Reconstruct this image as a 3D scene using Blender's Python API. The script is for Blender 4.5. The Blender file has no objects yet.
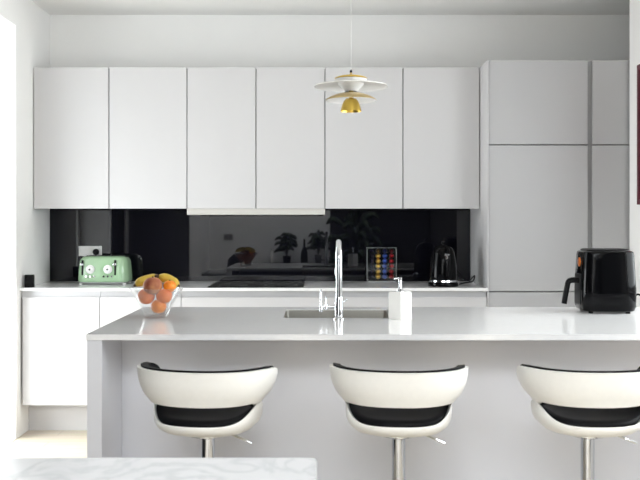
import bpy, bmesh, math, random
from mathutils import Vector, Matrix
random.seed(7)
PI = math.pi
scn = bpy.context.scene
COL = scn.collection

# ------------------------------------------------------------------ materials
def nodes_of(name):
    m = bpy.data.materials.new(name); m.use_nodes = True
    nt = m.node_tree; nt.nodes.clear()
    out = nt.nodes.new('ShaderNodeOutputMaterial')
    return m, nt, out

def mat(name, col, rough=0.5, metal=0.0, var=0.03, scale=6.0, bump=0.0, coat=0.0, spec=0.5, stretch=None):
    m, nt, out = nodes_of(name)
    b = nt.nodes.new('ShaderNodeBsdfPrincipled')
    nt.links.new(b.outputs[0], out.inputs[0])
    tc = nt.nodes.new('ShaderNodeTexCoord')
    mp = nt.nodes.new('ShaderNodeMapping')
    if stretch: mp.inputs['Scale'].default_value = stretch
    nt.links.new(tc.outputs['Object'], mp.inputs[0])
    n = nt.nodes.new('ShaderNodeTexNoise'); n.inputs['Scale'].default_value = scale; n.inputs['Detail'].default_value = 3
    nt.links.new(mp.outputs[0], n.inputs['Vector'])
    r = nt.nodes.new('ShaderNodeValToRGB')
    c0 = [max(0, c*(1-var)) for c in col]; c1 = [min(1, c*(1+var)) for c in col]
    r.color_ramp.elements[0].position = .3; r.color_ramp.elements[1].position = .7
    r.color_ramp.elements[0].color = (*c0, 1); r.color_ramp.elements[1].color = (*c1, 1)
    nt.links.new(n.outputs['Fac'], r.inputs[0]); nt.links.new(r.outputs[0], b.inputs['Base Color'])
    b.inputs['Roughness'].default_value = rough; b.inputs['Metallic'].default_value = metal
    b.inputs['Coat Weight'].default_value = coat; b.inputs['Coat Roughness'].default_value = .05
    b.inputs['Specular IOR Level'].default_value = spec
    if bump:
        bp = nt.nodes.new('ShaderNodeBump'); bp.inputs['Strength'].default_value = bump; bp.inputs['Distance'].default_value = .002
        nt.links.new(n.outputs['Fac'], bp.inputs['Height']); nt.links.new(bp.outputs[0], b.inputs['Normal'])
    return m

def clear_mat(name, tint=(.97, .98, .98), rough=0.02, ior=1.45, boost=1.0, haze=0.0):
    m, nt, out = nodes_of(name)
    t = nt.nodes.new('ShaderNodeBsdfTransparent'); t.inputs[0].default_value = (*tint, 1)
    g = nt.nodes.new('ShaderNodeBsdfGlossy'); g.inputs['Roughness'].default_value = rough
    f = nt.nodes.new('ShaderNodeLayerWeight'); f.inputs['Blend'].default_value = .5
    pw = nt.nodes.new('ShaderNodeMath'); pw.operation = 'POWER'; pw.inputs[1].default_value = 4.0
    nt.links.new(f.outputs['Facing'], pw.inputs[0])
    f0 = ((ior-1)/(ior+1))**2*boost
    mul = nt.nodes.new('ShaderNodeMath'); mul.operation = 'MULTIPLY_ADD'; mul.inputs[1].default_value = .85; mul.inputs[2].default_value = f0; mul.use_clamp = True
    nt.links.new(pw.outputs[0], mul.inputs[0])
    mx = nt.nodes.new('ShaderNodeMixShader')
    nt.links.new(mul.outputs[0], mx.inputs[0]); nt.links.new(t.outputs[0], mx.inputs[1]); nt.links.new(g.outputs[0], mx.inputs[2])
    last = mx
    if haze:
        df = nt.nodes.new('ShaderNodeBsdfTranslucent'); df.inputs[0].default_value = (.9, .9, .9, 1)
        d2 = nt.nodes.new('ShaderNodeBsdfDiffuse'); d2.inputs[0].default_value = (.9, .9, .9, 1)
        ad = nt.nodes.new('ShaderNodeMixShader'); nt.links.new(df.outputs[0], ad.inputs[1]); nt.links.new(d2.outputs[0], ad.inputs[2])
        last = nt.nodes.new('ShaderNodeMixShader'); last.inputs[0].default_value = haze
        nt.links.new(mx.outputs[0], last.inputs[1]); nt.links.new(ad.outputs[0], last.inputs[2])
    nt.links.new(last.outputs[0], out.inputs[0])
    return m

def marble_mat():
    m, nt, out = nodes_of('white_marble')
    b = nt.nodes.new('ShaderNodeBsdfPrincipled'); nt.links.new(b.outputs[0], out.inputs[0])
    tc = nt.nodes.new('ShaderNodeTexCoord')
    n = nt.nodes.new('ShaderNodeTexNoise'); n.inputs['Scale'].default_value = 5; n.inputs['Detail'].default_value = 8; n.inputs['Distortion'].default_value = 1.4
    nt.links.new(tc.outputs['Object'], n.inputs['Vector'])
    r = nt.nodes.new('ShaderNodeValToRGB'); e = r.color_ramp.elements
    e[0].position = .45; e[0].color = (.66, .665, .68, 1); e[1].position = .58; e[1].color = (.66, .665, .68, 1)
    k = e.new(.51); k.color = (.56, .57, .59, 1)
    nt.links.new(n.outputs['Fac'], r.inputs[0]); nt.links.new(r.outputs[0], b.inputs['Base Color'])
    b.inputs['Roughness'].default_value = .14
    return m

def wood_floor_mat():
    m, nt, out = nodes_of('pale_oak_planks')
    b = nt.nodes.new('ShaderNodeBsdfPrincipled'); nt.links.new(b.outputs[0], out.inputs[0])
    tc = nt.nodes.new('ShaderNodeTexCoord')
    br = nt.nodes.new('ShaderNodeTexBrick')
    br.inputs['Scale'].default_value = 1.0; br.inputs['Brick Width'].default_value = 1.6; br.inputs['Row Height'].default_value = .16
    br.inputs['Mortar Size'].default_value = .0018; br.offset = .37
    br.inputs['Color1'].default_value = (.66, .58, .46, 1); br.inputs['Color2'].default_value = (.70, .62, .50, 1); br.inputs['Mortar'].default_value = (.46, .39, .30, 1)
    nt.links.new(tc.outputs['Object'], br.inputs['Vector'])
    mp = nt.nodes.new('ShaderNodeMapping'); mp.inputs['Scale'].default_value = (1.5, 26, 1)
    nt.links.new(tc.outputs['Object'], mp.inputs[0])
    n = nt.nodes.new('ShaderNodeTexNoise'); n.inputs['Scale'].default_value = 2; n.inputs['Detail'].default_value = 6
    nt.links.new(mp.outputs[0], n.inputs['Vector'])
    mx = nt.nodes.new('ShaderNodeMix'); mx.data_type = 'RGBA'; mx.blend_type = 'OVERLAY'; mx.inputs[0].default_value = .25
    nt.links.new(br.outputs['Color'], mx.inputs[6]); nt.links.new(n.outputs['Color'], mx.inputs[7])
    nt.links.new(mx.outputs[2], b.inputs['Base Color']); b.inputs['Roughness'].default_value = .4
    return m

def peel_mat(name, c0, c1, scale=4.0, bump=.3, bscale=60, rough=.45):
    m, nt, out = nodes_of(name)
    b = nt.nodes.new('ShaderNodeBsdfPrincipled'); nt.links.new(b.outputs[0], out.inputs[0])
    tc = nt.nodes.new('ShaderNodeTexCoord')
    n = nt.nodes.new('ShaderNodeTexNoise'); n.inputs['Scale'].default_value = scale / .05; n.inputs['Detail'].default_value = 4
    nt.links.new(tc.outputs['Object'], n.inputs['Vector'])
    r = nt.nodes.new('ShaderNodeValToRGB'); r.color_ramp.elements[0].position = .35; r.color_ramp.elements[1].position = .65
    r.color_ramp.elements[0].color = (*c0, 1); r.color_ramp.elements[1].color = (*c1, 1)
    nt.links.new(n.outputs['Fac'], r.inputs[0]); nt.links.new(r.outputs[0], b.inputs['Base Color'])
    n2 = nt.nodes.new('ShaderNodeTexNoise'); n2.inputs['Scale'].default_value = bscale * 12
    nt.links.new(tc.outputs['Object'], n2.inputs['Vector'])
    bp = nt.nodes.new('ShaderNodeBump'); bp.inputs['Strength'].default_value = bump; bp.inputs['Distance'].default_value = .0008
    nt.links.new(n2.outputs['Fac'], bp.inputs['Height']); nt.links.new(bp.outputs[0], b.inputs['Normal'])
    b.inputs['Roughness'].default_value = rough
    return m

M = dict(
    wall=mat('white_wall_paint', (.90, .895, .885), .85, scale=3, var=.012, bump=.05),
    ceil=mat('white_ceiling_paint', (.84, .835, .82), .9, scale=3, var=.012),
    dark_wall=mat('charcoal_wall_paint', (.018, .018, .02), .9, var=.05),
    floor=wood_floor_mat(),
    stone=mat('pale_threshold_stone', (.82, .81, .78), .5, var=.03, scale=10),
    cab=mat('white_cabinet_lacquer', (.565, .557, .562), .38, var=.006, scale=2),
    tall=mat('pale_grey_cabinet_lacquer', (.455, .455, .462), .38, var=.006, scale=2),
    isl=mat('light_grey_island_lacquer', (.73, .738, .785), .4, var=.008, scale=2),
    rail=mat('grey_handle_channel', (.50, .50, .51), .45, var=.01),
    rail_seam_shade=mat('dark_grey_channel_seam_shade', (.26, .26, .265), .5, var=.02),  # handle channel grey, also on carcasses as painted shade in the door seams
    quartz=mat('white_quartz_worktop', (.88, .875, .875), .09, var=.012, scale=40, spec=.4),
    quartz2=mat('bright_white_quartz_worktop', (.82, .82, .82), .12, var=.015, scale=40),
    black_glass=mat('black_back_painted_glass', (.004, .004, .007), .015, var=.05, spec=.36),
    hob_glass=mat('black_hob_glass', (.004, .004, .0045), .22, var=.05, spec=.12),
    hob_ring=mat('grey_hob_marking', (.014, .014, .015), .4, var=.05),
    chrome_pole=mat('dark_polished_chrome', (.58, .60, .64), .07, 1.0, var=.01),
    chrome=mat('polished_chrome', (.68, .69, .71), .08, 1.0, var=.01),
    steel=mat('brushed_stainless_steel', (.42, .405, .37), .34, 1.0, var=.05, scale=30, stretch=(1, 14, 14)),
    hood=mat('warm_silver_hood_metal', (.56, .545, .51), .4, .35, var=.02, scale=20, stretch=(1, 20, 20)),
    black_plastic=mat('black_plastic', (.005, .005, .0055), .4, var=.05, spec=.14),
    black_gloss=mat('glossy_black_plastic', (.002, .002, .0025), .08, var=.05, spec=.12),
    black_leather=mat('black_leatherette', (.003, .003, .004), .6, var=.1, scale=60, bump=.1, spec=.15),
    white_leather=mat('white_leatherette', (.86, .855, .83), .36, var=.012, scale=60, bump=.06),
    marble=marble_mat(),
    green=mat('mint_green_enamel', (.335, .505, .315), .16, var=.02, coat=.5),
    white_plastic=mat('white_plastic', (.80, .80, .79), .35, var=.01),
    ceramic=mat('white_glazed_ceramic', (.86, .85, .82), .25, var=.01, coat=.2),
    gold=mat('brushed_brass', (.70, .48, .10), .28, 1.0, var=.06, scale=12, stretch=(1, 1, .2)),
    pale_gold=mat('pale_satin_brass', (.74, .58, .30), .38, .8, var=.05, scale=12),
    shade_white=mat('white_lamp_enamel', (.84, .83, .81), .4, var=.01),
    glass=clear_mat('clear_glass', (.955, .965, .97), .015, 1.5, 1.6, .03),
    pane=clear_mat('window_glass', (.98, .99, .99), .0, 1.45),
    acrylic=clear_mat('clear_acrylic', (.93, .94, .94), .04, 1.45, 1.3),
    acrylic_edge=mat('frosted_acrylic_edge', (.20, .21, .21), .25, var=.02),
    copper=mat('red_orange_copper', (.80, .22, .05), .3, .9, var=.1),  # plain red-orange metal
    cap_gold=mat('gold_foil', (.85, .52, .10), .28, .85, var=.03),
    cap_blue=mat('blue_foil', (.05, .11, .52), .28, .75, var=.03),
    cap_red=mat('dark_red_foil', (.42, .012, .02), .28, .75, var=.03),
    cap_black=mat('black_violet_foil', (.03, .022, .06), .26, .75, var=.03),
    cap_gold_dark=mat('darker_gold_foil', (.10, .055, .015), .3, .75, var=.03),
    cap_blue_dark=mat('darker_blue_foil', (.012, .02, .10), .3, .75, var=.03),
    cap_red_dark=mat('darker_red_foil', (.09, .006, .01), .3, .75, var=.03),
    orange=peel_mat('orange_peel', (.86, .22, .012), (.92, .30, .02)),
    red_orange=peel_mat('red_orange_peel', (.74, .13, .006), (.82, .20, .010)),
    peach=peel_mat('peach_skin', (.26, .06, .03), (.46, .19, .07), 1.2, .1, 30, .6),
    banana=peel_mat('banana_skin', (.58, .39, .035), (.68, .47, .06), .6, .05, 10, .5),
    banana_tip=mat('brown_banana_tip', (.09, .05, .02), .7, var=.2, scale=40),
    picture=mat('dark_red_canvas', (.13, .012, .03), .6, var=.25, scale=7),
    picture_frame=mat('dark_wood_frame', (.10, .012, .026), .5, var=.1),
    dark_wood=mat('dark_stained_wood', (.03, .025, .022), .5, var=.2, scale=6, stretch=(1, 12, 12)),
    dark_cloth=mat('black_upholstery', (.012, .012, .014), .9, var=.1, scale=40),
    dark_leaf=mat('dark_green_leaf', (.02, .04, .015), .6, var=.3, scale=20),
    dark_glass=mat('dark_bottle_glass', (.01, .012, .01), .1, var=.1),
    terrace=mat('pale_terrace_paving', (.75, .74, .71), .8, var=.05, scale=4),
)

# ------------------------------------------------------------------ mesh helpers
def box(bm, x0, x1, y0, y1, z0, z1, bev=0.0, seg=2):
    vs = [bm.verts.new((x, y, z)) for z in (z0, z1) for y in (y0, y1) for x in (x0, x1)]
    F = [(0, 2, 3, 1), (4, 5, 7, 6), (0, 1, 5, 4), (2, 6, 7, 3), (0, 4, 6, 2), (1, 3, 7, 5)]
    fs = [bm.faces.new([vs[i] for i in f]) for f in F]
    if bev > 0:
        es = list({e for f in fs for e in f.edges})
        bmesh.ops.bevel(bm, geom=es, offset=bev, segments=seg, profile=.5, affect='EDGES')
    return bm

def ring_skin(bm, rings, cap0=True, cap1=True, closed_loop=True):
    n = len(rings[0])
    for a, b in zip(rings, rings[1:]):
        for i in range(n if closed_loop else n-1):
            j = (i+1) % n
            bm.faces.new((a[i], a[j], b[j], b[i]))
    if cap0: bm.faces.new(list(reversed(rings[0])))
    if cap1: bm.faces.new(rings[-1])

def lathe(bm, prof, seg=32, c=(0, 0, 0), axis='z', close=False):
    """prof: list of (r, h). r==0 makes a pole."""
    c = Vector(c); rings = []
    def P(r, h, t):
        a, b = r*math.cos(t), r*math.sin(t)
        if axis == 'z': return c + Vector((a, b, h))
        if axis == 'y': return c + Vector((b, h, a))
        return c + Vector((h, a, b))
    for r, h in prof:
        if r <= 1e-9: rings.append([bm.verts.new(P(0, h, 0))])
        else: rings.append([bm.verts.new(P(r, h, 2*PI*i/seg)) for i in range(seg)])
    pairs = list(zip(rings, rings[1:]))
    if close: pairs.append((rings[-1], rings[0]))
    for a, b in pairs:
        if len(a) == 1 and len(b) == 1: continue
        for i in range(seg):
            j = (i+1) % seg
            if len(a) == 1: bm.faces.new((a[0], b[j], b[i]))
            elif len(b) == 1: bm.faces.new((a[i], a[j], b[0]))
            else: bm.faces.new((a[i], a[j], b[j], b[i]))
    return bm

def cyl(bm, c, r, z0, z1, seg=24, axis='z', r1=None):
    r1 = r if r1 is None else r1
    return lathe(bm, [(0, z0), (r, z0), (r1, z1), (0, z1)], seg, c, axis)

def tube(bm, pts, rad, seg=10, caps=True):
    pts = [Vector(p) for p in pts]
    rads = rad if isinstance(rad, (list, tuple)) else [rad]*len(pts)
    tang = []
    for i in range(len(pts)):
        a = pts[max(0, i-1)]; b = pts[min(len(pts)-1, i+1)]
        tang.append((b-a).normalized())
    up = Vector((0, 0, 1)) if abs(tang[0].z) < .9 else Vector((1, 0, 0))
    nrm = (up - tang[0]*up.dot(tang[0])).normalized()
    rings = []
    for p, t, r in zip(pts, tang, rads):
        nrm = (nrm - t*nrm.dot(t)).normalized()
        bn = t.cross(nrm)
        rings.append([bm.verts.new(p + (nrm*math.cos(2*PI*k/seg) + bn*math.sin(2*PI*k/seg))*r) for k in range(seg)])
    ring_skin(bm, rings, caps, caps)
    return bm

def smooth_path(pts, n=8):
    pts = [Vector(p) for p in pts]; out = []
    for i in range(len(pts)-1):
        p0 = pts[max(0, i-1)]; p1 = pts[i]; p2 = pts[i+1]; p3 = pts[min(len(pts)-1, i+2)]
        for k in range(n):
            t = k/n
            out.append(.5*((2*p1) + (p2-p0)*t + (2*p0-5*p1+4*p2-p3)*t*t + (-p0+3*p1-3*p2+p3)*t**3))
    out.append(pts[-1]); return out

def rrect(hx, hy, r, n=6):
    r = min(r, hx-1e-4, hy-1e-4); o = []
    for cx, cy, a0 in ((hx-r, hy-r, 0), (-hx+r, hy-r, PI/2), (-hx+r, -hy+r, PI), (hx-r, -hy+r, 1.5*PI)):
        for k in range(n+1):
            a = a0 + PI/2*k/n
            o.append((cx+r*math.cos(a), cy+r*math.sin(a)))
    return o

def loft(bm, secs, n=6, c=(0, 0, 0)):
    """secs: (z, hx, hy, r[, ox, oy])"""
    rings = []
    for s in secs:
        z, hx, hy, r = s[:4]; ox, oy = (s[4:6] if len(s) > 4 else (0, 0))
        rings.append([bm.verts.new((c[0]+ox+x, c[1]+oy+y, c[2]+z)) for x, y in rrect(hx, hy, r, n)])
    ring_skin(bm, rings)
    return bm

def sheet_solid(bm, A, B):
    """closed solid from two equal grids of points (lists of rows)."""
    nu, nv = len(A), len(A[0])
    VA = [[bm.verts.new(p) for p in row] for row in A]; VB = [[bm.verts.new(p) for p in row] for row in B]
    for i in range(nu-1):
        for j in range(nv-1):
            bm.faces.new((VA[i][j], VA[i+1][j], VA[i+1][j+1], VA[i][j+1]))
            bm.faces.new((VB[i][j], VB[i][j+1], VB[i+1][j+1], VB[i+1][j]))
    for i in range(nu-1):
        bm.faces.new((VA[i][0], VB[i][0], VB[i+1][0], VA[i+1][0]))
        bm.faces.new((VA[i][-1], VA[i+1][-1], VB[i+1][-1], VB[i][-1]))
    for j in range(nv-1):
        bm.faces.new((VA[0][j], VA[0][j+1], VB[0][j+1], VB[0][j]))
        bm.faces.new((VA[-1][j], VB[-1][j], VB[-1][j+1], VA[-1][j+1]))
    return bm

def ball(bm, r, c=(0, 0, 0), sq=1.0, seg=24, rings=14, dimple=0.0):
    prof = []
    for i in range(rings+1):
        a = -PI/2 + PI*i/rings
        rr = r*math.cos(a); h = r*sq*math.sin(a)
        if dimple and i > rings*.7: h -= dimple*max(0, 1-rr/(r*.5))**1.5
        prof.append((max(0, rr) if 0 < i < rings else 0, h))
    return lathe(bm, prof, seg, c)

NB = bmesh.new
def obj(name, bm, m, parent=None, smooth=None, loc=None, label=None):
    bmesh.ops.recalc_face_normals(bm, faces=bm.faces)
    me = bpy.data.meshes.new(name); bm.to_mesh(me); bm.free()
    me.materials.append(m)
    o = bpy.data.objects.new(name, me); COL.objects.link(o)
    if smooth:
        for p in me.polygons: p.use_smooth = True
        try: me.set_sharp_from_angle(angle=math.radians(smooth if smooth is not True else 40))
        except Exception: pass
    if parent: o.parent = parent
    if loc: o.location = loc
    if label: o['label'] = label
    return o

def tag(o, label, cat, group=None):
    o['label'] = label; o['category'] = cat
    if group: o['group'] = group
    return o

def thing(name, label, cat, loc=(0, 0, 0), rotz=0.0, group=None):
    o = bpy.data.objects.new(name, None); COL.objects.link(o)
    o.location = loc; o.rotation_euler = (0, 0, rotz); o.empty_display_size = .05
    return tag(o, label, cat, group)

def struct(name, bm, m, parent=None, smooth=None):
    o = obj(name, bm, m, parent, smooth)
    if parent is None: o['kind'] = 'structure'
    return o

def dup(root, loc, rotz=None, label=None):
    r = root.copy(); COL.objects.link(r); r.location = loc
    if rotz is not None: r.rotation_euler = (0, 0, rotz)
    if label: r['label'] = label
    for ch in list(root.children):
        c = ch.copy(); COL.objects.link(c); c.parent = r
        for g in list(ch.children):
            d = g.copy(); COL.objects.link(d); d.parent = c
    return r

# ------------------------------------------------------------------ the camera's frame
CAMZ, F, CX, CY = 1.295, 910.0, 317.0, 225.0

# ------------------------------------------------------------------ room shell
XL, XR, YB, YF, ZC = -1.82, 1.908, 6.2, -3.0, 2.727
T = .33
DY0, DY1, DZ = 4.36, 5.50, 2.50          # glazed door opening in the side wall
struct('floor', box(NB(), XL, XR+.4, YF, YB, -.1, 0), M['floor'])
bm = NB()                                   # ceiling with an opening for the added, unseen rooflight over the dining end
SX0, SX1, SY0, SY1 = -1.55, 1.65, -2.75, .0
box(bm, XL-T, XR+.6, SY1, YB+.2, ZC, ZC+.25)
box(bm, XL-T, XR+.6, YF-.2, SY0, ZC, ZC+.25)
box(bm, XL-T, SX0, SY0, SY1, ZC, ZC+.25)
box(bm, SX1, XR+.6, SY0, SY1, ZC, ZC+.25)
struct('ceiling', bm, M['ceil'])
struct('wall_back', box(NB(), XL-T, XR+.6, YB, YB+.2, 0, ZC), M['wall'])
bm = NB()
box(bm, XL-T, XL, DY1, YB, 0, ZC)
box(bm, XL-T, XL, DY0, DY1, DZ, ZC)
box(bm, XL-T, XL, DY0-.03, DY0, 0, ZC)
struct('wall_left', bm, M['wall'])
struct('wall_left_dark', box(NB(), XL-T, XL, -.6, DY0-.03, 0, ZC), M['dark_wall'])
struct('wall_left_dining', box(NB(), XL-T, XL, YF-.2, -.6, 0, ZC), M['wall'])
struct('trim_1', box(NB(), XL, XL+.02, 3.68, 3.80, 0, 2.1, .004), M['wall'])
struct('wall_right_dark', box(NB(), XR, XR+.6, YF-.2, 1.6, 0, ZC), M['dark_wall'])
WY0, WY1, WZ0, WZ1 = 2.1, 4.5, .95, 2.25     # unseen side window, added to bring in more daylight
bm = NB()
box(bm, XR, XR+.6, 1.6, WY0, 0, ZC); box(bm, XR, XR+.6, WY1, 5.555, 0, ZC)
box(bm, XR, XR+.6, WY0, WY1, 0, WZ0); box(bm, XR, XR+.6, WY0, WY1, WZ1, ZC)
struct('wall_right', bm, M['wall'])
bm = NB(); q0, q1, w = XR+.24, XR+.30, .06
box(bm, q0, q1, WY0, WY0+w, WZ0, WZ1); box(bm, q0, q1, WY1-w, WY1, WZ0, WZ1)
box(bm, q0, q1, WY0+w, WY1-w, WZ0, WZ0+w); box(bm, q0, q1, WY0+w, WY1-w, WZ1-w, WZ1)
w2 = struct('added_side_window', bm, M['white_plastic'])
obj('glass_pane', box(NB(), q0+.02, q0+.026, WY0+w, WY1-w, WZ0+w, WZ1-w), M['pane'], w2)
struct('wall_right_alcove', box(NB(), XR+.4, XR+.6, 5.5551, YB, 0, ZC), M['wall'])
struct('wall_rear', box(NB(), XL, .22, YF-.2, YF, 0, ZC), M['wall'])
struct('wall_rear_dark', box(NB(), .22, XR, YF-.2, YF, 0, ZC), M['dark_wall'])
struct('trim_2', box(NB(), XL-T, XL, DY0, DY1, -.1, .004), M['stone'])
# glazed door, frame set in the outer face of the wall
bm = NB(); fx0, fx1 = XL-T, XL-T+.06
box(bm, fx0, fx1, DY0, DY0+.06, .004, DZ, .004); box(bm, fx0, fx1, DY1-.06, DY1, .004, DZ, .004)
box(bm, fx0, fx1, DY0+.06, DY1-.06, DZ-.06, DZ, .004); box(bm, fx0, fx1, DY0+.06, DY1-.06, .004, .07, .004)
d = struct('door_1', bm, M['white_plastic'])
obj('glass_pane', box(NB(), fx0+.025, fx0+.031, DY0+.06, DY1-.06, .07, DZ-.06), M['pane'], d)
bm = NB(); tube(bm, [(fx1, DY0+.03, 1.0), (fx1+.05, DY0+.03, 1.0), (fx1+.05, DY0+.15, 1.0)], .009)
obj('door_handle', bm, M['chrome'], d, True)
# added rooflight, never in view, supplies most of the daylight
bm = NB(); w = .06
box(bm, SX0, SX1, SY0, SY0+w, ZC+.2, ZC+.30); box(bm, SX0, SX1, SY1-w, SY1, ZC+.2, ZC+.30)
box(bm, SX0, SX0+w, SY0+w, SY1-w, ZC+.2, ZC+.30); box(bm, SX1-w, SX1, SY0+w, SY1-w, ZC+.2, ZC+.30)
wn = struct('added_rooflight', bm, M['white_plastic'])
obj('glass_pane', box(NB(), SX0+w, SX1-w, SY0+w, SY1-w, ZC+.24, ZC+.246), M['pane'], wn)
# outdoors ground beyond the door
struct('terrace_ground', box(NB(), -9, XL-T, -1, 10, -.2, -.1), M['terrace'])

# ------------------------------------------------------------------ wall cabinets
UF, UZ0, UZ1 = 5.83, 1.40, 2.305
xs = [-1.818, -1.333, -.833, -.391, .051, .551, 1.043]
ulab = ['white wall cabinet against the window-side wall, above the little black cylinder',
        'white wall cabinet above the green toaster, second in the row',
        'narrower white wall cabinet over the end of the cooker hood nearest the toaster',
        'narrower white wall cabinet over the hood end nearest the tap',
        'white wall cabinet behind the brass pendant lamp',
        'white wall cabinet above the kettle, last before the tall grey units']
for i in range(6):
    a, b = xs[i], xs[i+1]; cx = (a+b)/2; h = (b-a)/2
    t = thing('wall_cabinet', ulab[i], 'cabinet', (cx, UF, UZ0), 0, 'white handleless wall cabinets')
    obj('body', box(NB(), -h+.001, h-.001, .024, YB-UF-.001, .006, UZ1-UZ0-.004), M['rail_seam_shade'], t)  # carcass coloured dark to stand in for shade between the doors
    obj('door', box(NB(), -h+.003, h-.003, 0, .022, 0, UZ1-UZ0, .0015), M['cab'], t)

# cooker hood under the two narrow cabinets
t = thing('cooker_hood', 'slim pale metal cooker hood strip under the two narrow wall cabinets', 'cooker hood', (-.391, UF, 1.36))
obj('body', box(NB(), -.44, .44, .012, .33, .006, .0395), M['rail'], t)
obj('front_trim', box(NB(), -.442, .442, 0, .0115, 0, .0395, .002), M['hood'], t)
obj('filter', box(NB(), -.40, .40, .03, .30, 0, .0055), M['steel'], t)

# ------------------------------------------------------------------ base units, worktop, splashback
BF, WF, WZ = 5.58, 5.56, .91
blab = ['white base cabinet by the bright doorway, below the little black cylinder',
        'white drawer unit below the green toaster',
        'wide white drawer unit below the black hob',
        'white drawer unit behind the sink tap',
        'white drawer unit below the black kettle']
bx = [-1.818, -1.333, -.833, .051, .551, 1.043]
ZD0, ZD1 = .19, .852
for i in range(5):
    a, b = bx[i], bx[i+1]; cx = (a+b)/2; h = (b-a)/2
    t = thing('base_cabinet' if i == 0 else 'drawer_unit', blab[i], 'cabinet', (cx, BF, 0), 0, 'white handleless base units')
    obj('body', box(NB(), -h+.001, h-.001, .045, YB-BF-.012, ZD0, .889), M['rail_seam_shade'], t)  # dark colour stands in for shade in the drawer gaps
    obj('handle_channel', box(NB(), -h+.001, h-.001, .022, .0445, .845, .889), M['rail'], t)
    if i == 0:
        obj('door', box(NB(), -h+.012, h-.002, 0, .0215, ZD0, ZD1, .0015), M['cab'], t)
    else:
        for z0, z1 in ((.56, ZD1), (ZD0, .556)):
            obj('drawer', box(NB(), -h+.002, h-.002, 0, .0215, z0, z1, .0015), M['cab'], t)
    obj('plinth', box(NB(), -h, h, .16, .178, 0, ZD0-.002), M['cab'], t)
tag(obj('worktop', box(NB(), XL+.002, 1.044, WF, YB-.001, WZ-.019, WZ, .0015), M['quartz2']),
    'long bright white worktop along the black splashback', 'worktop')
o = obj('glass_splashback', box(NB(), XL+.002, -1.4035, YB-.008, YB-.0015, WZ+.0015, 1.44), M['black_glass'])
tag(o, 'short black glass splashback panel behind the wall socket', 'splashback', 'black glass splashback panels')
o = obj('glass_splashback', box(NB(), -1.4005, 1.043, YB-.008, YB-.0015, WZ+.0015, 1.44), M['black_glass'])
tag(o, 'long glossy black glass splashback panel behind the hob and kettle', 'splashback', 'black glass splashback panels')

t = thing('induction_hob', 'flat black glass hob set on the white worktop below the hood', 'hob', (-.378, 5.60, WZ))
obj('glass_top', box(NB(), -.295, .295, 0, .51, .0003, .006, .001), M['hob_glass'], t)
for k, (x, y, r) in enumerate(((-.15, .14, .09), (.15, .14, .105), (-.15, .37, .105), (.15, .37, .075))):
    obj('cooking_zone', lathe(NB(), [(r, .0062), (r-.003, .0062), (r-.003, .0066), (r, .0066)], 40, (x, y, 0), close=True), M['hob_ring'], t)

# ------------------------------------------------------------------ tall units
tag(obj('end_panel', box(NB(), 1.0455, 1.0525, BF-.005, YB-.001, 0, UZ1+.002, .001), M['cab']),
    'thin white upright end panel between the kettle and the tall grey units', 'panel')
TALLX = [(1.055, 1.660, 'pale grey tall fridge unit between the worktop and its half-hidden neighbour'),
         (1.689, 2.290, 'pale grey tall unit partly hidden by the white side wall')]
for k, (a, b, lb) in enumerate(TALLX):
    t = thing('tall_cabinet', lb, 'cabinet', ((a+b)/2, BF, 0), 0, 'pale grey tall units'); h = (b-a)/2
    obj('body', box(NB(), -h+.001, h-.001, .03, YB-BF-.001, ZD0, UZ1-.006), M['rail_seam_shade'], t)
    for nm, z0, z1 in (('upper_door', 1.790, UZ1), ('middle_door', .889, 1.783), ('drawer', ZD0, .882)):
        obj(nm, box(NB(), -h, h, 0, .0215, z0, z1, .0015), M['tall'], t)
    obj('plinth', box(NB(), -h, h, .16, .178, 0, ZD0-.002), M['tall'], t)
    if k == 0:
        obj('handle_channel', box(NB(), h+.0005, h+.0285, .012, .045, ZD0, UZ1-.003), M['rail_seam_shade'], t)

# ------------------------------------------------------------------ island
IX0, IX1, IY0, IY1 = -.813, 1.62, 3.20, 4.27
HX0, HX1, HY0, HY1 = -.140, .315, 3.77, 4.135    # sink cut-out
t = thing('kitchen_island', 'light grey kitchen island with an overhanging bar side', 'kitchen island', (0, 3.53, 0))
obj('end_panel', box(NB(), IX0+.003, -.757, IY0+.004-3.53, IY1-.004-3.53, 0, .889, .0015), M['isl'], t)
obj('end_panel', box(NB(), 1.56, IX1-.003, IY0+.004-3.53, IY1-.004-3.53, 0, .889, .0015), M['isl'], t)
obj('bar_side_panel', box(NB(), -.7565, 1.5595, 0, .02, 0, .889), M['isl'], t)
obj('base_board', box(NB(), -.7565, 1.5595, .0205, .70, .10, .12), M['isl'], t)
ix = [-.7565, -.30, .33, .93, 1.5595]
for a, b in zip(ix, ix[1:]):
    obj('drawer_front', box(NB(), a+.002, b-.002, .705, .726, .13, .85, .0015), M['isl'], t)
# worktop slab with the sink opening, one closed mesh
bm = NB(); X4 = [IX0, HX0, HX1, IX1]; Y4 = [IY0, HY0, HY1, IY1]
V = {}
for k, z in enumerate((.889+.001, WZ)):
    for i, x in enumerate(X4):
        for j, y in enumerate(Y4): V[i, j, k] = bm.verts.new((x, y, z))
for i in range(3):
    for j in range(3):
        if (i, j) == (1, 1): continue
        for k in (0, 1): bm.faces.new((V[i, j, k], V[i+1, j, k], V[i+1, j+1, k], V[i, j+1, k]))
for i in range(3):
    for j in (0, 3): bm.faces.new((V[i, j, 0], V[i+1, j, 0], V[i+1, j, 1], V[i, j, 1]))
for j in range(3):
    for i in (0, 3): bm.faces.new((V[i, j, 0], V[i, j+1, 0], V[i, j+1, 1], V[i, j, 1]))
for i, j, p, q in ((1, 1, 2, 1), (2, 1, 2, 2), (2, 2, 1, 2), (1, 2, 1, 1)):
    bm.faces.new((V[i, j, 0], V[p, q, 0], V[p, q, 1], V[i, j, 1]))
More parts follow.
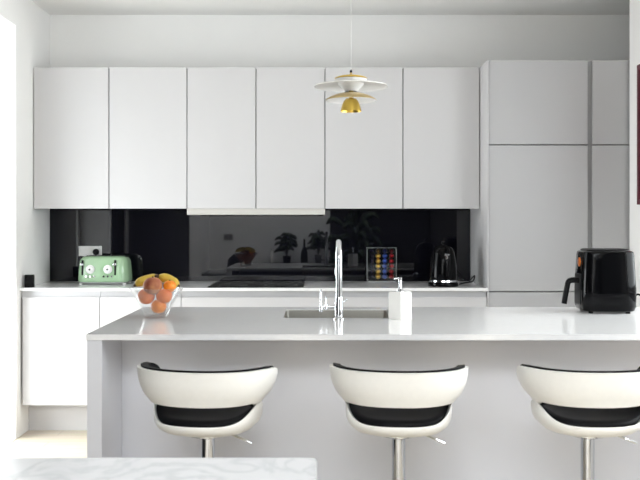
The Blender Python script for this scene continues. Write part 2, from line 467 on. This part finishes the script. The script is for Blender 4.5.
tag(obj('island_worktop', bm, M['quartz']), 'polished white stone worktop on the island carrying the fruit bowl and tap', 'worktop')

t = thing('kitchen_sink', 'stainless steel undermounted sink cut into the island worktop', 'sink', (0, 0, .69))
bm = NB()
def sink_ring(x0, x1, y0, y1, r, z):
    hx, hy = (x1-x0)/2, (y1-y0)/2
    return [bm.verts.new(((x0+x1)/2+x, (y0+y1)/2+y, z)) for x, y in rrect(hx, hy, r, 5)]
g = .004
rings = [sink_ring(HX0+.0006, HX1-.0006, HY0+.0006, HY1-.0006, .004, .195), sink_ring(HX0+.0006, HX1-.0006, HY0+.0006, HY1-.0006, .004, .2180),
         sink_ring(HX0+.004, HX1-.004, HY0+.004, HY1-.004, .012, .2180), sink_ring(HX0+.007, HX1-.007, HY0+.007, HY1-.007, .02, .02),
         sink_ring(HX0+.025, HX1-.025, HY0+.025, HY1-.025, .03, .004), sink_ring(HX0+.16, HX1-.16, HY0+.12, HY1-.12, .03, .002)]
ring_skin(bm, rings, False, True)
obj('basin', bm, M['steel'], t, 35)
obj('drain', lathe(NB(), [(0, .004), (.035, .004), (.04, .007), (.045, .003), (.045, .0), (0, 0)], 24, ((HX0+HX1)/2, (HY0+HY1)/2, .0025)), M['chrome'], t, True)

# tap
t = thing('kitchen_tap', 'tall chrome swan-neck tap standing beside the island sink', 'tap', (.09, 3.715, WZ))
obj('base', lathe(NB(), [(0, 0), (.024, 0), (.024, .006), (.0175, .010), (.0165, .085), (.014, .092), (0, .092)], 28), M['chrome'], t, True)
pts = [(0, 0, .09), (0, 0, .16), (0, 0, .245)]
R = .068
for k in range(1, 13):
    a = PI*k/12
    pts.append((0, R-R*math.cos(a), .245+R*math.sin(a)))
pts += [(0, 2*R, .20)]
obj('spout', tube(NB(), pts, [.0128]*3+[.012]*12+[.0115], 16), M['chrome'], t, 60)
obj('nozzle', cyl(NB(), (0, 2*R, 0), .015, .175, .2005, 20), M['chrome'], t, True)
bm = NB(); tube(bm, [(-.012, 0, .052), (-.082, 0, .052)], .0052, 12)
lv = obj('lever_arm', bm, M['chrome'], t, True)
obj('lever_handle', lathe(NB(), [(0, .03), (.0065, .03), (.0065, .055), (.0045, .06), (.004, .122), (0, .124)], 16, (-.074, 0, 0)), M['chrome'], lv, True)
obj('lever_knob', lathe(NB(), [(0, .038), (.006, .038), (.0058, .06), (.003, .066), (.0025, .092), (0, .094)], 16, (-.053, 0, 0)), M['chrome'], lv, True)
bm = NB(); tube(bm, [(.012, 0, .072), (.026, 0, .074), (.033, 0, .082)], [.004, .0036, .003], 10)
obj('side_lever', bm, M['chrome'], t, True)

# soap dispenser
t = thing('soap_dispenser', 'square white ceramic soap dispenser with a chrome pump beside the tap', 'soap dispenser', (.341, 3.735, WZ), math.radians(44))
obj('bottle', loft(NB(), [(0, .033, .033, .004), (.003, .035, .035, .005), (.107, .0345, .0345, .005), (.112, .031, .031, .006)], 4), M['ceramic'], t, 40)
p = obj('pump', lathe(NB(), [(0, .112), (.013, .112), (.013, .122), (.008, .124), (.0065, .126), (.0065, .160), (.0085, .161), (.0085, .170), (0, .171)], 20), M['chrome'], t, 40)
r45 = Matrix.Rotation(-math.radians(44), 3, 'Z')
bm = NB(); tube(bm, [r45 @ Vector(q) for q in ((0, 0, .165), (-.018, 0, .166), (-.026, 0, .162))], [.004, .0035, .003], 10)
obj('pump_nozzle', bm, M['chrome'], p, True)

# ------------------------------------------------------------------ fruit bowl and fruit
BX, BY = -.672, 3.80
t = thing('fruit_bowl', 'clear flared glass bowl heaped with fruit on the island corner', 'bowl', (BX, BY, WZ))
out = [(0, 0), (.046, 0), (.050, .004), (.053, .018), (.067, .050), (.089, .090), (.111, .121), (.1125, .1225)]
inn = [(.111, .1235), (.086, .090), (.064, .052), (.047, .020), (.040, .014), (0, .012)]
bm = NB(); seg = 48; rings = []
for r, z in out + inn:
    if r == 0: rings.append([bm.verts.new((0, 0, z))]); continue
    row = []
    for i in range(seg):
        a = 2*PI*i/seg
        w = 1 + .035*math.cos(8*a)*(z/.12)**2
        row.append(bm.verts.new((r*w*math.cos(a), r*w*math.sin(a), z)))
    rings.append(row)
for a, b in zip(rings, rings[1:]):
    for i in range(seg):
        j = (i+1) % seg
        if len(a) == 1: bm.faces.new((a[0], b[j], b[i]))
        elif len(b) == 1: bm.faces.new((a[i], a[j], b[0]))
        else: bm.faces.new((a[i], a[j], b[j], b[i]))
obj('glass_vessel', bm, M['glass'], t, True)

def fruit(name, label, cat, dx, dy, dz, r, m, sq=.93, group='fruit in the glass bowl'):
    t = thing(name, label, cat, (BX+dx, BY+dy, WZ+dz-r*sq), 0, group)
    obj('flesh', ball(NB(), r, (0, 0, r*sq), sq, dimple=r*.12), m, t, True)
    obj('stem', cyl(NB(), (0, 0, 0), .003, 2*r*sq-r*.16, 2*r*sq+.002, 8), M['banana_tip'], t)
    return t
fruit('tangerine', 'bright orange tangerine lowest in the glass bowl', 'fruit', .012, -.006, .0465, .032, M['orange'])
fruit('tangerine', 'reddish tangerine pressed against the bowl side towards the toaster', 'fruit', -.040, -.006, .088, .036, M['red_orange'])
fruit('tangerine', 'reddish tangerine seen through the glass above the lowest one', 'fruit', .036, -.012, .090, .034, M['red_orange'])
fruit('orange', 'bright orange resting at the bowl rim beside the banana tip', 'fruit', .058, -.006, .130, .027, M['orange'])
fruit('peach', 'large mottled red peach in front of the bananas on top of the bowl', 'fruit', -.010, -.022, .133, .040, M['peach'], .93)
t = thing('banana_bunch', 'two yellow bananas arching over the fruit in the glass bowl', 'bananas', (BX, BY+.036, WZ+.146), 0, 'fruit in the glass bowl')
def banana(pts, r):
    P = smooth_path(pts, 6); n = len(P)
    rad = [r*(.35+.65*min(1, math.sin(PI*min(1, max(0, (i+.6)/(n)))) * 1.5)) for i in range(n)]
    return tube(NB(), P, rad, 8), P
for nm, pts in (('banana', [(.004, .008, .016), (-.030, .004, .012), (-.064, -.006, .002), (-.090, -.014, -.013)]),
                ('banana', [(.000, .004, .017), (.036, .006, .014), (.066, .000, .000), (.088, -.008, -.015)])):
    b, P = banana(pts, .0195)
    bo = obj(nm, b, M['banana'], t, 60)
    e = P[-1]; dr = (P[-1]-P[-2]).normalized()
    obj('tip', tube(NB(), [e-dr*.001, e+dr*.006, e+dr*.010], [.0062, .005, .003], 8), M['banana_tip'], bo, True)
obj('stalk', tube(NB(), [(-.004, -.002, .022), (.002, -.012, .026), (.004, -.022, .027)], [.011, .007, .006], 8), M['banana_tip'], t, True)

# ------------------------------------------------------------------ toaster
t = thing('toaster', 'mint green rounded four-slot toaster on the white worktop', 'toaster', (-1.394, 6.0, WZ), 0)
W, D, H = .165, .115, .183
secs = [(.014, W-.008, D-.008, .055), (.018, W-.003, D-.003, .058), (.030, W, D, .06), (.095, W-.003, D-.003, .06),
        (.145, W-.008, D-.010, .06), (.165, W-.015, D-.018, .055), (.176, W-.026, D-.030, .05), (.182, W-.045, D-.047, .04), (.183, W-.06, D-.062, .03)]
obj('body', loft(NB(), secs, 8), M['green'], t, 50)
obj('base_band', loft(NB(), [(.006, W-.010, D-.010, .055), (.014, W-.006, D-.006, .056)], 8), M['chrome'], t, 40)
for y in (-.028, .028):
    obj('bread_slot', box(NB(), -.115, .115, y-.014, y+.014, .1815, .1850, .001), M['black_plastic'], t)
for x in (-.14, .14):
    for y in (-.08, .08):
        obj('foot', cyl(NB(), (x, y, 0), .012, 0, .0075, 12), M['white_plastic'], t)
YFR = -D+.0008
for sx, x in ((-1, -.124), (1, .088)):
    lo = obj('lever_slot', box(NB(), x-.0055, x+.0055, YFR-.002, YFR+.012, .060, .158, .002), M['black_plastic'], t)
    obj('lever_knob', box(NB(), x-.013, x+.011, YFR-.020, YFR-.0025, .122, .138, .005, 3), M['chrome'], lo, True)
for x in (-.073, .041):
    dl = obj('dial', lathe(NB(), [(0, 0), (.0285, 0), (.0285, -.004), (.023, -.006), (.021, -.018), (.017, -.020), (0, -.020)], 32, (x, YFR, .098), 'y'), M['white_plastic'], t, 40)
    obj('dial_centre', cyl(NB(), (x, YFR-.0202, .098), .006, -.002, 0, 16, 'y'), M['black_plastic'], dl)
    for q in (-.026, 0, .026):
        obj('button', cyl(NB(), (x+q, YFR, .052), .0065, -.006, .002, 14, 'y'), M['chrome'], t)
sock = thing('wall_socket', 'white double wall socket on the black glass behind the toaster', 'socket', (-1.5415, YB-.008, 1.084))
obj('plate', box(NB(), -.0785, .0785, -.009, 0, 0, .068, .002), M['white_plastic'], sock)
for x in (-.060, .060): obj('switch', box(NB(), x-.006, x+.006, -.012, -.0092, .040, .058, .001), M['white_plastic'], sock)
t = thing('power_plug', 'round black plug pushed into the white double socket', 'plug', (-1.500, YB-.0175, 1.112))
obj('plug_body', lathe(NB(), [(0, 0), (.021, 0), (.021, -.018), (.016, -.028), (0, -.028)], 20, (0, 0, 0), 'y'), M['black_plastic'], t, True)
obj('cord', tube(NB(), smooth_path([(0, -.018, -.018), (.004, -.022, -.06), (.03, -.018, -.12), (.05, -.025, -.192)], 6), .0035, 8), M['black_plastic'], t, True)

# small black cylinder at the wall end
t = thing('black_pot', 'small black ribbed cylinder on the worktop end by the wall', 'pot', (-1.779, 5.63, WZ))
prof = [(0, 0), (.028, 0)]
for k in range(12):
    z = .004+k*.0058
    prof += [(.031, z), (.031, z+.003), (.0295, z+.0035), (.0295, z+.0053)]
prof += [(.030, .076), (.026, .078), (.026, .070), (0, .070)]
obj('vessel', lathe(NB(), prof, 32), M['black_plastic'], t, 40)
obj('lid', lathe(NB(), [(0, .0705), (.0255, .0705), (.0255, .0775), (.010, .079), (0, .0795)], 28), M['black_gloss'], t, 40)

# ------------------------------------------------------------------ capsule rack
RX, RY = .432, 6.10
t = thing('capsule_rack', 'clear acrylic rack of coffee capsules leaning near the black splashback', 'capsule rack', (RX, RY, WZ))
RW, RH = .101, .236
obj('front_sheet', box(NB(), -RW, RW, -.034, -.031, .012, RH, .0006), M['acrylic'], t)
obj('back_sheet', box(NB(), -RW, RW, .010, .013, .012, RH, .0006), M['acrylic'], t)
obj('foot_block', box(NB(), -RW+.006, RW-.006, -.036, .030, 0, .0115, .002), M['chrome'], t)
for x in (-RW+.0035, RW-.0035): obj('side_rail', box(NB(), x-.003, x+.003, -.0305, .0095, .012, RH-.001), M['acrylic_edge'], t)
obj('top_rail', box(NB(), -RW+.0068, RW-.0068, -.0305, .0095, RH-.006, RH-.001), M['acrylic_edge'], t)
for x in (-RW+.007, RW-.007):
    for z in (.020, RH-.009):
        obj('corner_screw', cyl(NB(), (x, -.034, z), .0055, -.005, 0, 14, 'y'), M['chrome'], t)
names = [('black violet', 'cap_black', 'black column'), ('gold', 'cap_gold', 'gold column'), ('blue', 'cap_blue', 'blue column'), ('dark red', 'cap_red', 'red column')]
topn = [('black', 'cap_black'), ('darker gold', 'cap_gold_dark'), ('darker blue', 'cap_blue_dark'), ('darker red', 'cap_red_dark')]  # top row: darker variants of the gold, blue and red columns
rowsn = ['top', 'second from top', 'third from top', 'third from bottom', 'second from bottom', 'bottom']
capproto = {}
for c, x in enumerate((-.066, -.022, .023, .068)):
    for k in range(6):
        z = .212 - k*.0345
        col, key, wh = names[c]
        if k == 0: col, key = topn[c]
        lab = f'{col} capsule, {rowsn[k]} in the {wh} of the acrylic rack'
        loc = (RX+x, RY+.0085, WZ+z)
        if key in capproto:
            o = capproto[key].copy(); COL.objects.link(o); o.location = loc
        else:
            o = obj('coffee_capsule', lathe(NB(), [(0, 0), (.0170, 0), (.0173, -.0012), (.0160, -.002), (.0152, -.012), (.0132, -.022), (.0095, -.0272), (.0045, -.0292), (0, -.0296)], 20, (0, 0, 0), 'y'), M[key], None, 50, loc)
            capproto[key] = o
        tag(o, lab, 'capsule', 'coffee capsules in the acrylic rack')

# ------------------------------------------------------------------ kettle
t = thing('electric_kettle', 'glossy black domed kettle on a chrome base next to the tall units', 'kettle', (.795, 5.735, WZ), PI/2)
obj('power_base', lathe(NB(), [(0, 0), (.094, 0), (.096, .006), (.094, .020), (.084, .024), (0, .024)], 40), M['black_gloss'], t, 40)
obj('base_ring', lathe(NB(), [(0, .0245), (.088, .0245), (.091, .029), (.089, .040), (.085, .042), (0, .042)], 40), M['chrome'], t, 40)
obj('body', lathe(NB(), [(0, .0425), (.085, .0425), (.087, .055), (.085, .10), (.079, .16), (.072, .205), (.066, .222), (0, .2225)], 40), M['black_gloss'], t, 50)
ld = obj('lid', lathe(NB(), [(0, .223), (.064, .223), (.063, .232), (.052, .246), (.030, .256), (0, .259)], 36), M['black_gloss'], t, 50)
obj('lid_knob', lathe(NB(), [(0, .258), (.006, .258), (.006, .266), (.012, .272), (.012, .279), (.006, .284), (0, .285)], 18), M['black_gloss'], ld, True)
hp = smooth_path([(-.058, -.01, .228), (-.090, -.012, .240), (-.122, -.014, .222), (-.130, -.014, .165), (-.124, -.012, .10), (-.104, -.01, .070), (-.080, -.01, .068)], 6)
obj('handle', tube(NB(), hp, .0105, 10), M['black_gloss'], t, 60)
bm = NB()
loft(bm, [(.165, .004, .012, .003, .078, 0), (.190, .016, .020, .010, .080, 0), (.212, .026, .022, .012, .082, 0), (.226, .032, .022, .012, .086, 0)], 5)
obj('spout', bm, M['black_gloss'], t, 50)
obj('handle_badge', box(NB(), -.1440, -.1395, -.017, .010, .196, .207, .0015), M['chrome'], t)
obj('handle_badge', box(NB(), -.1445, -.1400, -.009, .002, .176, .1955, .0015), M['chrome'], t)
tag(obj('kettle_cord', tube(NB(), smooth_path([(.896, 5.735, WZ+.012), (.94, 5.74, WZ+.022), (.985, 5.76, WZ+.03), (1.005, 5.80, WZ+.06), (1.012, 5.90, WZ+.05), (1.02, 6.10, WZ+.006)], 8), .004, 8), M['black_plastic'], None, True),
    'black flex looping from the kettle base towards the white end panel', 'cord')

# ------------------------------------------------------------------ air fryer
t = thing('air_fryer', 'bulky glossy black air fryer with a side handle on the island worktop', 'air fryer', (1.279, 4.045, WZ), math.radians(-4)); t.scale = (.88, .9, 1)
secs = [(.008, .118, .118, .05), (.012, .126, .126, .055), (.030, .133, .134, .06), (.100, .134, .135, .06), (.180, .130, .131, .06),
        (.255, .125, .126, .058), (.266, .122, .123, .056), (.271, .114, .115, .05)]
obj('body', loft(NB(), secs, 8), M['black_gloss'], t, 35)
obj('top_lid', loft(NB(), [(.2715, .108, .109, .048), (.277, .106, .107, .048), (.280, .098, .099, .045)], 8), M['black_plastic'], t, 40)
for x in (-.09, .09):
    for y in (-.09, .09): obj('foot', cyl(NB(), (x, y, 0), .012, 0, .0095, 12), M['black_plastic'], t)
obj('basket_front', loft(NB(), [(.035, .008, .066, .007, -.128, 0), (.040, .009, .070, .008, -.128, 0), (.166, .009, .070, .008, -.126, 0), (.170, .007, .066, .007, -.125, 0)], 5), M['black_plastic'], t, 40)
hd = smooth_path([(-.134, -.02, .140), (-.164, -.02, .141), (-.184, -.02, .134), (-.192, -.02, .105), (-.200, -.02, .070), (-.206, -.02, .036)], 6)
bm = NB(); rings = []
for i, p in enumerate(hd):
    a = hd[max(0, i-1)]; b = hd[min(len(hd)-1, i+1)]; tg = (b-a).normalized(); nr = Vector((tg.z, 0, -tg.x))
    w = .012
    rings.append([bm.verts.new(p + nr*x + Vector((0, y, 0))) for x, y in rrect(w, .018, .010, 3)])
ring_skin(bm, rings)
obj('handle', bm, M['black_plastic'], t, 50)
pn = obj('control_panel', loft(NB(), [(.190, .006, .060, .004, -.126, 0), (.250, .006, .058, .004, -.1235, 0)], 4), M['black_gloss'], t, 40)
obj('dial_trim', lathe(NB(), [(0, 0), (.020, 0), (.020, -.005), (.015, -.007), (0, -.007)], 24, (-.1305, -.030, .222), 'x'), M['copper'], pn, 40)
tag(obj('fryer_cord', tube(NB(), smooth_path([(1.404, 4.05, WZ+.05), (1.420, 4.03, WZ+.078), (1.452, 4.02, WZ+.055), (1.446, 4.02, WZ+.020), (1.48, 4.08, WZ+.007), (1.56, 4.2, WZ+.007)], 8), .0045, 8), M['black_plastic'], None, True),
    'black flex curling out behind the air fryer on the island', 'cord')

# ------------------------------------------------------------------ pendant lamp
PX, PY, PZ = .140, 3.75, 1.757
t = thing('pendant_lamp', 'tiered brass and white pendant lamp hanging over the island', 'lamp', (PX, PY, PZ))
cy = lambda r, z: (r, z)
def shell(outer, th):
    return outer + [(max(.0005, r), z-th) for r, z in reversed(outer)]
obj('inner_bell', lathe(NB(), [(.0435, .006), (.0405, .020), (.0355, .036), (.0285, .050), (.0215, .058), (.0200, .058), (.0270, .049), (.0340, .035), (.0390, .020), (.042, .006)], 40, close=True), M['gold'], t, 50)
obj('lower_shade', lathe(NB(), [(.1045, .052), (.101, .0575), (.084, .0665), (.058, .0765), (.030, .083), (.012, .085), (.012, .0835), (.030, .0815), (.058, .075), (.083, .065), (.100, .056), (.1035, .0515)], 56, close=True), M['pale_gold'], t, 50)
obj('lower_lining', lathe(NB(), [(.1030, .0508), (.099, .0550), (.082, .0640), (.058, .0738), (.0215, .0812), (.0215, .0800), (.058, .0725), (.082, .0627), (.0985, .0538), (.1025, .0502)], 56, close=True), M['shade_white'], t, 50)
obj('wide_shade', lathe(NB(), [(.152, .108), (.148, .112), (.110, .1175), (.050, .1225), (.024, .124), (.024, .122), (.050, .1205), (.110, .1155), (.147, .110), (.1515, .1070)], 64, close=True), M['shade_white'], t, 50)
obj('reflector_cone', lathe(NB(), [(.026, .088), (.030, .094), (.045, .108), (.060, .126), (.067, .138), (.0655, .138), (.058, .126), (.043, .108), (.028, .094), (.0245, .088)], 48, close=True), M['shade_white'], t, 50)
obj('upper_shade', lathe(NB(), [(.0675, .1400), (.066, .1440), (.050, .1500), (.026, .1550), (.008, .1570), (.008, .1555), (.026, .1530), (.050, .1475), (.0645, .1425), (.0668, .1395)], 48, close=True), M['gold'], t, 50)
obj('upper_lining', lathe(NB(), [(0, .1420), (.0640, .1405), (.0640, .1415), (0, .1430)], 48), M['gold'], t)
obj('stem', lathe(NB(), [(0, .050), (.009, .050), (.009, .158), (.0045, .160), (.0040, .164), (.003, .1655), (0, .1655)], 16), M['gold'], t, True)
obj('cord_grip', lathe(NB(), [(0, .166), (.0052, .166), (.0052, .172), (.003, .177), (0, .177)], 14), M['black_plastic'], t, True)
obj('cord', cyl(NB(), (0, 0, 0), .0011, .177, ZC-PZ-.025, 8), M['shade_white'], t)
obj('ceiling_rose', lathe(NB(), [(0, ZC-PZ-.026), (.035, ZC-PZ-.026), (.05, ZC-PZ-.012), (.05, ZC-PZ-.0005), (0, ZC-PZ-.0005)], 32), M['shade_white'], t, True)

# ------------------------------------------------------------------ bar stools
def lerp(tab, x):
    if x <= tab[0][0]: return tab[0][1]
    for (a, p), (b, q) in zip(tab, tab[1:]):
        if x <= b:
            k = (x-a)/(b-a); return p+(q-p)*k
    return tab[-1][1]
def make_stool(label, loc, rz):
    t = thing('bar_stool', label, 'bar stool', loc, rz, 'white and black bar stools at the island')
    # half width and depth of the shell by height
    aw = [(.60, .150), (.65, .164), (.70, .174), (.716, .187), (.74, .209), (.77, .223), (.80, .230), (.84, .233)]
    bd = [(.60, .140), (.65, .168), (.70, .174), (.72, .180), (.75, .194), (.78, .203), (.84, .210)]
    def sq(a, b, phi):
        s, c = math.sin(phi), math.cos(phi); e = .88      # slightly squared plan
        return a*math.copysign(abs(s)**e, s), (-b if c > 0 else -1.3*b)*math.copysign(abs(c)**e, c)
    def P(phi, z, off=0.0):
        x, y = sq(lerp(aw, z)-off, lerp(bd, z)-off, phi)
        return Vector((x, y, z))
    NU, NV, PM = 52, 10, math.radians(112)
    def zt(phi):
        d = abs(math.degrees(phi))
        return lerp([(0, .830), (40, .830), (70, .829), (90, .824), (98, .812), (104, .790), (109, .758), (112, .725)], d)
    def zb(phi):
        d = abs(math.degrees(phi))
        return lerp([(0, .716), (66, .716), (78, .712), (84, .700), (90, .692), (104, .690), (112, .698)], d)
    def grid(off, dz0=0, dz1=0):
        G = []
        for i in range(NU+1):
            phi = -PM + 2*PM*i/NU
            a, b = zb(phi)+dz0, zt(phi)+dz1
            G.append([P(phi, a+(b-a)*j/NV, off) for j in range(NV+1)])
        return G
    obj('backrest_shell', sheet_solid(NB(), grid(0), grid(.012)), M['white_leather'], t, 40)
    obj('backrest_pad', sheet_solid(NB(), grid(.0122, -.003, .006), grid(.036, .002, .003)), M['black_leather'], t, 40, label='black inner padding')
    # seat: white pan whose rim climbs at both sides, black cushion inside it
    n = 56
    def seat_ring(bm, k, z, rise):
        r = []
        for i in range(n):
            ph = 2*PI*i/n
            x, y = sq(.178*k, .172*k, ph)
            r.append(bm.verts.new((x, y, z + rise*abs(math.sin(ph))**6)))
        return r
    bm = NB()
    ring_skin(bm, [seat_ring(bm, *q) for q in ((.30, .602, 0), (.62, .606, .000), (.83, .616, .003), (.94, .628, .010), (.985, .639, .020), (1.0, .650, .052), (.985, .6525, .052), (.95, .649, .052), (.90, .640, .034), (.60, .630, .004))])
    obj('seat_pan', bm, M['white_leather'], t, 60)
    bm = NB()
    ring_skin(bm, [seat_ring(bm, *q) for q in ((.60, .6315, .004), (.895, .642, .033), (.94, .650, .050), (.945, .658, .046), (.90, .668, .030), (.75, .668, .010), (.45, .662, 0), (.2, .660, 0))])
    obj('seat_cushion', bm, M['black_leather'], t, 60, label='black padded seat cushion')
    obj('swivel_plate', lathe(NB(), [(0, .585), (.045, .585), (.075, .596), (.075, .6008), (0, .6008)], 28), M['chrome'], t, 40)
    obj('pole', lathe(NB(), [(0, .02), (.030, .02), (.030, .16), (.0225, .165), (.0225, .585), (0, .585)], 28), M['chrome_pole'], t, 40)
    rz_inv = Matrix.Rotation(-rz, 3, 'Z')
    lvp = [rz_inv @ Vector(q) for q in ((.030, -.01, .588), (.075, -.02, .597), (.110, -.03, .588), (.150, -.04, .572))]
    obj('height_lever', tube(NB(), smooth_path(lvp, 5), .0042, 8), M['chrome'], t, True)
    obj('base', lathe(NB(), [(0, 0), (.20, 0), (.203, .006), (.18, .014), (.08, .024), (.032, .040), (0, .040)], 48), M['chrome'], t, 40)
    fr = [(.0 + .14*math.cos(a), .02+.14*math.sin(a), .27) for a in [PI*(-.02+1.04*k/20) for k in range(21)]]
    fr = [(.022, 0, .27)] + fr + [(-.022, 0, .27)]
    obj('footrest', tube(NB(), fr, .010, 10), M['chrome'], t, 60)
    return t
SY = 3.055
make_stool('white bar stool tucked under the island end with the fruit bowl', ((208-CX)*SY/F, SY, 0), math.radians(-11))
make_stool('white bar stool in the middle of the three, below the tap', ((398.5-CX)*SY/F, SY, 0), math.radians(-5))
make_stool('white bar stool below the air fryer, cut off by the picture edge', ((587.5-CX)*SY/F, SY, 0), math.radians(2))

# ------------------------------------------------------------------ marble table nearest the camera
t = thing('dining_table', 'white marble dining table with only its top corner in view, nearest the camera', 'table', (-.65, 1.65, 0))
obj('tabletop', loft(NB(), [(.722, .647, .481, .012), (.725, .650, .484, .014), (.747, .650, .484, .014), (.750, .647, .481, .012)], 5), M['marble'], t, 40)
for x in (-.56, .56):
    for y in (-.40, .40):
        obj('leg', loft(NB(), [(0, .022, .022, .004), (.7215, .03, .03, .004)], 3, (x, y, 0)), M['dark_wood'], t)

# ------------------------------------------------------------------ picture on the side wall
t = thing('wall_picture', 'dark red picture on the white side wall, a sliver at the edge of view', 'picture', (XR-.001, 5.0, 1.415))
bm = NB(); ph, py = .82, .36
box(bm, -.024, 0, -py, -py+.03, 0, ph, .002); box(bm, -.024, 0, py-.03, py, 0, ph, .002)
box(bm, -.024, 0, -py+.03, py-.03, 0, .03, .002); box(bm, -.024, 0, -py+.03, py-.03, ph-.03, ph, .002)
obj('frame', bm, M['picture_frame'], t)
obj('canvas', box(NB(), -.018, -.004, -py+.0305, py-.0305, .0305, ph-.0305), M['picture'], t)

# ------------------------------------------------------------------ dining end, seen mirrored in the black glass
t = thing('sideboard', 'low dark sideboard against the rear wall, mirrored in the black splashback', 'sideboard', (-.30, -2.75, 0))
obj('body', box(NB(), -.60, .60, -.20, .20, .10, .66, .004), M['dark_wood'], t)
for x in (-.30, .30): obj('door', box(NB(), x-.295, x+.295, .2005, .218, .12, .65, .002), M['dark_wood'], t)
for x in (-.55, .55):
    for y in (-.16, .16): obj('leg', cyl(NB(), (x, y, 0), .018, 0, .0995, 12), M['dark_wood'], t)
tag(obj('white_bottle', lathe(NB(), [(0, 0), (.035, 0), (.038, .02), (.038, .16), (.014, .21), (.014, .26), (0, .26)], 20), M['ceramic'], None, True, (-.74, -2.60, .6605)),
    'pale bottle on the sideboard, mirrored beside the fruit bowl', 'bottle')
tag(obj('dark_bottle', lathe(NB(), [(0, 0), (.055, 0), (.06, .02), (.055, .18), (.018, .28), (.016, .40), (0, .40)], 20), M['dark_glass'], None, True, (-.21, -2.60, .6605)),
    'tall dark bottle on the sideboard, mirrored in the splashback', 'bottle')
def leafy(name, label, loc, pot_r, pot_h, n, spread, height, lsize):
    t = thing(name, label, 'plant', loc)
    obj('pot', lathe(NB(), [(0, 0), (pot_r*.8, 0), (pot_r, pot_h), (pot_r*.9, pot_h), (pot_r*.85, pot_h-.01), (0, pot_h-.01)], 20), M['dark_glass'], t, True)
    bm = NB(); rnd = random.Random(len(label))
    for k in range(n):
        a = rnd.uniform(0, 2*PI); rr = rnd.uniform(.15, 1)*spread; hh = pot_h+height*rnd.uniform(.35, 1)*(1-.35*(rr/spread)**2)
        tip = Vector((rr*math.cos(a), rr*math.sin(a), hh)); mid = Vector((rr*.35*math.cos(a), rr*.35*math.sin(a), pot_h+(hh-pot_h)*.75))
        P = smooth_path([(0, 0, pot_h-.015), mid, tip, tip+Vector((math.cos(a), math.sin(a), -.6))*lsize], 4)
        tube(bm, P, [.003]*5+[lsize*.12*(1+i) if i < 3 else lsize*.32 for i in range(len(P)-8)]+[lsize*.28, lsize*.15, .002], 6)
    o = obj('foliage', bm, M['dark_leaf'], t, True); o['kind'] = 'stuff'
leafy('potted_plant', 'dark leafy plant beside the pale bottle on the sideboard', (-.50, -2.72, .6605), .07, .12, 44, .16, .40, .08)
leafy('potted_plant', 'dark bushy plant at the far end of the sideboard', (.02, -2.70, .6605), .06, .14, 44, .17, .40, .08)
leafy('floor_palm', 'large dark palm standing on the floor past the sideboard', (.62, -2.5, 0), .16, .35, 46, .42, 1.35, .14)
t = thing('armchair', 'low black armchair mirrored at the end of the island in the splashback', 'armchair', (-1.24, -1.9, 0), 0)
obj('seat', loft(NB(), [(.12, .22, .28, .08), (.40, .23, .29, .08), (.43, .21, .27, .08)], 5), M['dark_cloth'], t, 40)
obj('backrest', loft(NB(), [(.30, .21, .07, .06, 0, -.27), (.74, .19, .06, .055, 0, -.31), (.82, .11, .04, .035, 0, -.32)], 5), M['dark_cloth'], t, 40)
for x in (-.17, .17):
    for y in (-.2, .2): obj('leg', cyl(NB(), (x, y, 0), .018, 0, .119, 12), M['dark_wood'], t)
t = thing('light_switch', 'double switch plate on the rear wall, mirrored above the hob', 'switch', (-1.50, YF, 1.04))
obj('plate', box(NB(), -.075, .075, 0, .010, 0, .10, .002), M['steel'], t)
for x in (-.035, .035): obj('rocker', box(NB(), x-.02, x+.02, .0105, .016, .025, .075, .002), M['rail_seam_shade'], t)

# ------------------------------------------------------------------ light
w = bpy.data.worlds.new('overcast_sky'); scn.world = w; w.use_nodes = True
nt = w.node_tree; bg = nt.nodes['Background']
bg.inputs[0].default_value = (.93, .97, 1.0, 1); bg.inputs[1].default_value = 10.0
def area(name, loc, rot, sx, sy, power, col=(1, 1, 1)):
    L = bpy.data.lights.new(name, 'AREA'); L.shape = 'RECTANGLE'; L.size = sx; L.size_y = sy; L.energy = power; L.color = col
    o = bpy.data.objects.new(name, L); COL.objects.link(o); o.location = loc; o.rotation_euler = rot
    return o
area('daylight_added_rooflight', ((SX0+SX1)/2, (SY0+SY1)/2, ZC+.45), (0, 0, 0), SX1-SX0, SY1-SY0, 640, (.94, .955, 1.0))  # main daylight, entering by the added, unseen rooflight
area('daylight_added_side_window', (XR+.45, (WY0+WY1)/2, (WZ0+WZ1)/2), (0, math.radians(90), 0), WZ1-WZ0, WY1-WY0, 80, (.95, .975, 1.0))  # extra daylight from the added, unseen side window
area('daylight_door', (XL-T-.35, (DY0+DY1)/2, .70), (0, math.radians(-90), 0), 1.4, 1.6, 115, (.97, .985, 1.0))

# ------------------------------------------------------------------ camera and colour
cd = bpy.data.cameras.new('camera'); cam = bpy.data.objects.new('camera', cd); COL.objects.link(cam)
cam.location = (0, 0, CAMZ); cam.rotation_euler = (PI/2, 0, 0)
cd.sensor_fit = 'HORIZONTAL'; cd.sensor_width = 36; cd.lens = 36*F/640
cd.shift_x = (320-CX)/640; cd.shift_y = (CY-240)/640
cd.clip_start = .05; cd.clip_end = 100
cd.dof.use_dof = True; cd.dof.focus_distance = 4.6; cd.dof.aperture_fstop = 6.3
scn.camera = cam
scn.view_settings.view_transform = 'Standard'; scn.view_settings.look = 'None'
scn.view_settings.exposure = -1.06; scn.view_settings.gamma = 1.0; scn.view_settings.use_curve_mapping = False
scn.cycles.use_denoising = True
scn.cycles.max_bounces = 10; scn.cycles.diffuse_bounces = 6; scn.cycles.glossy_bounces = 5
scn.cycles.transparent_max_bounces = 16
scn.cycles.caustics_reflective = False; scn.cycles.caustics_refractive = False
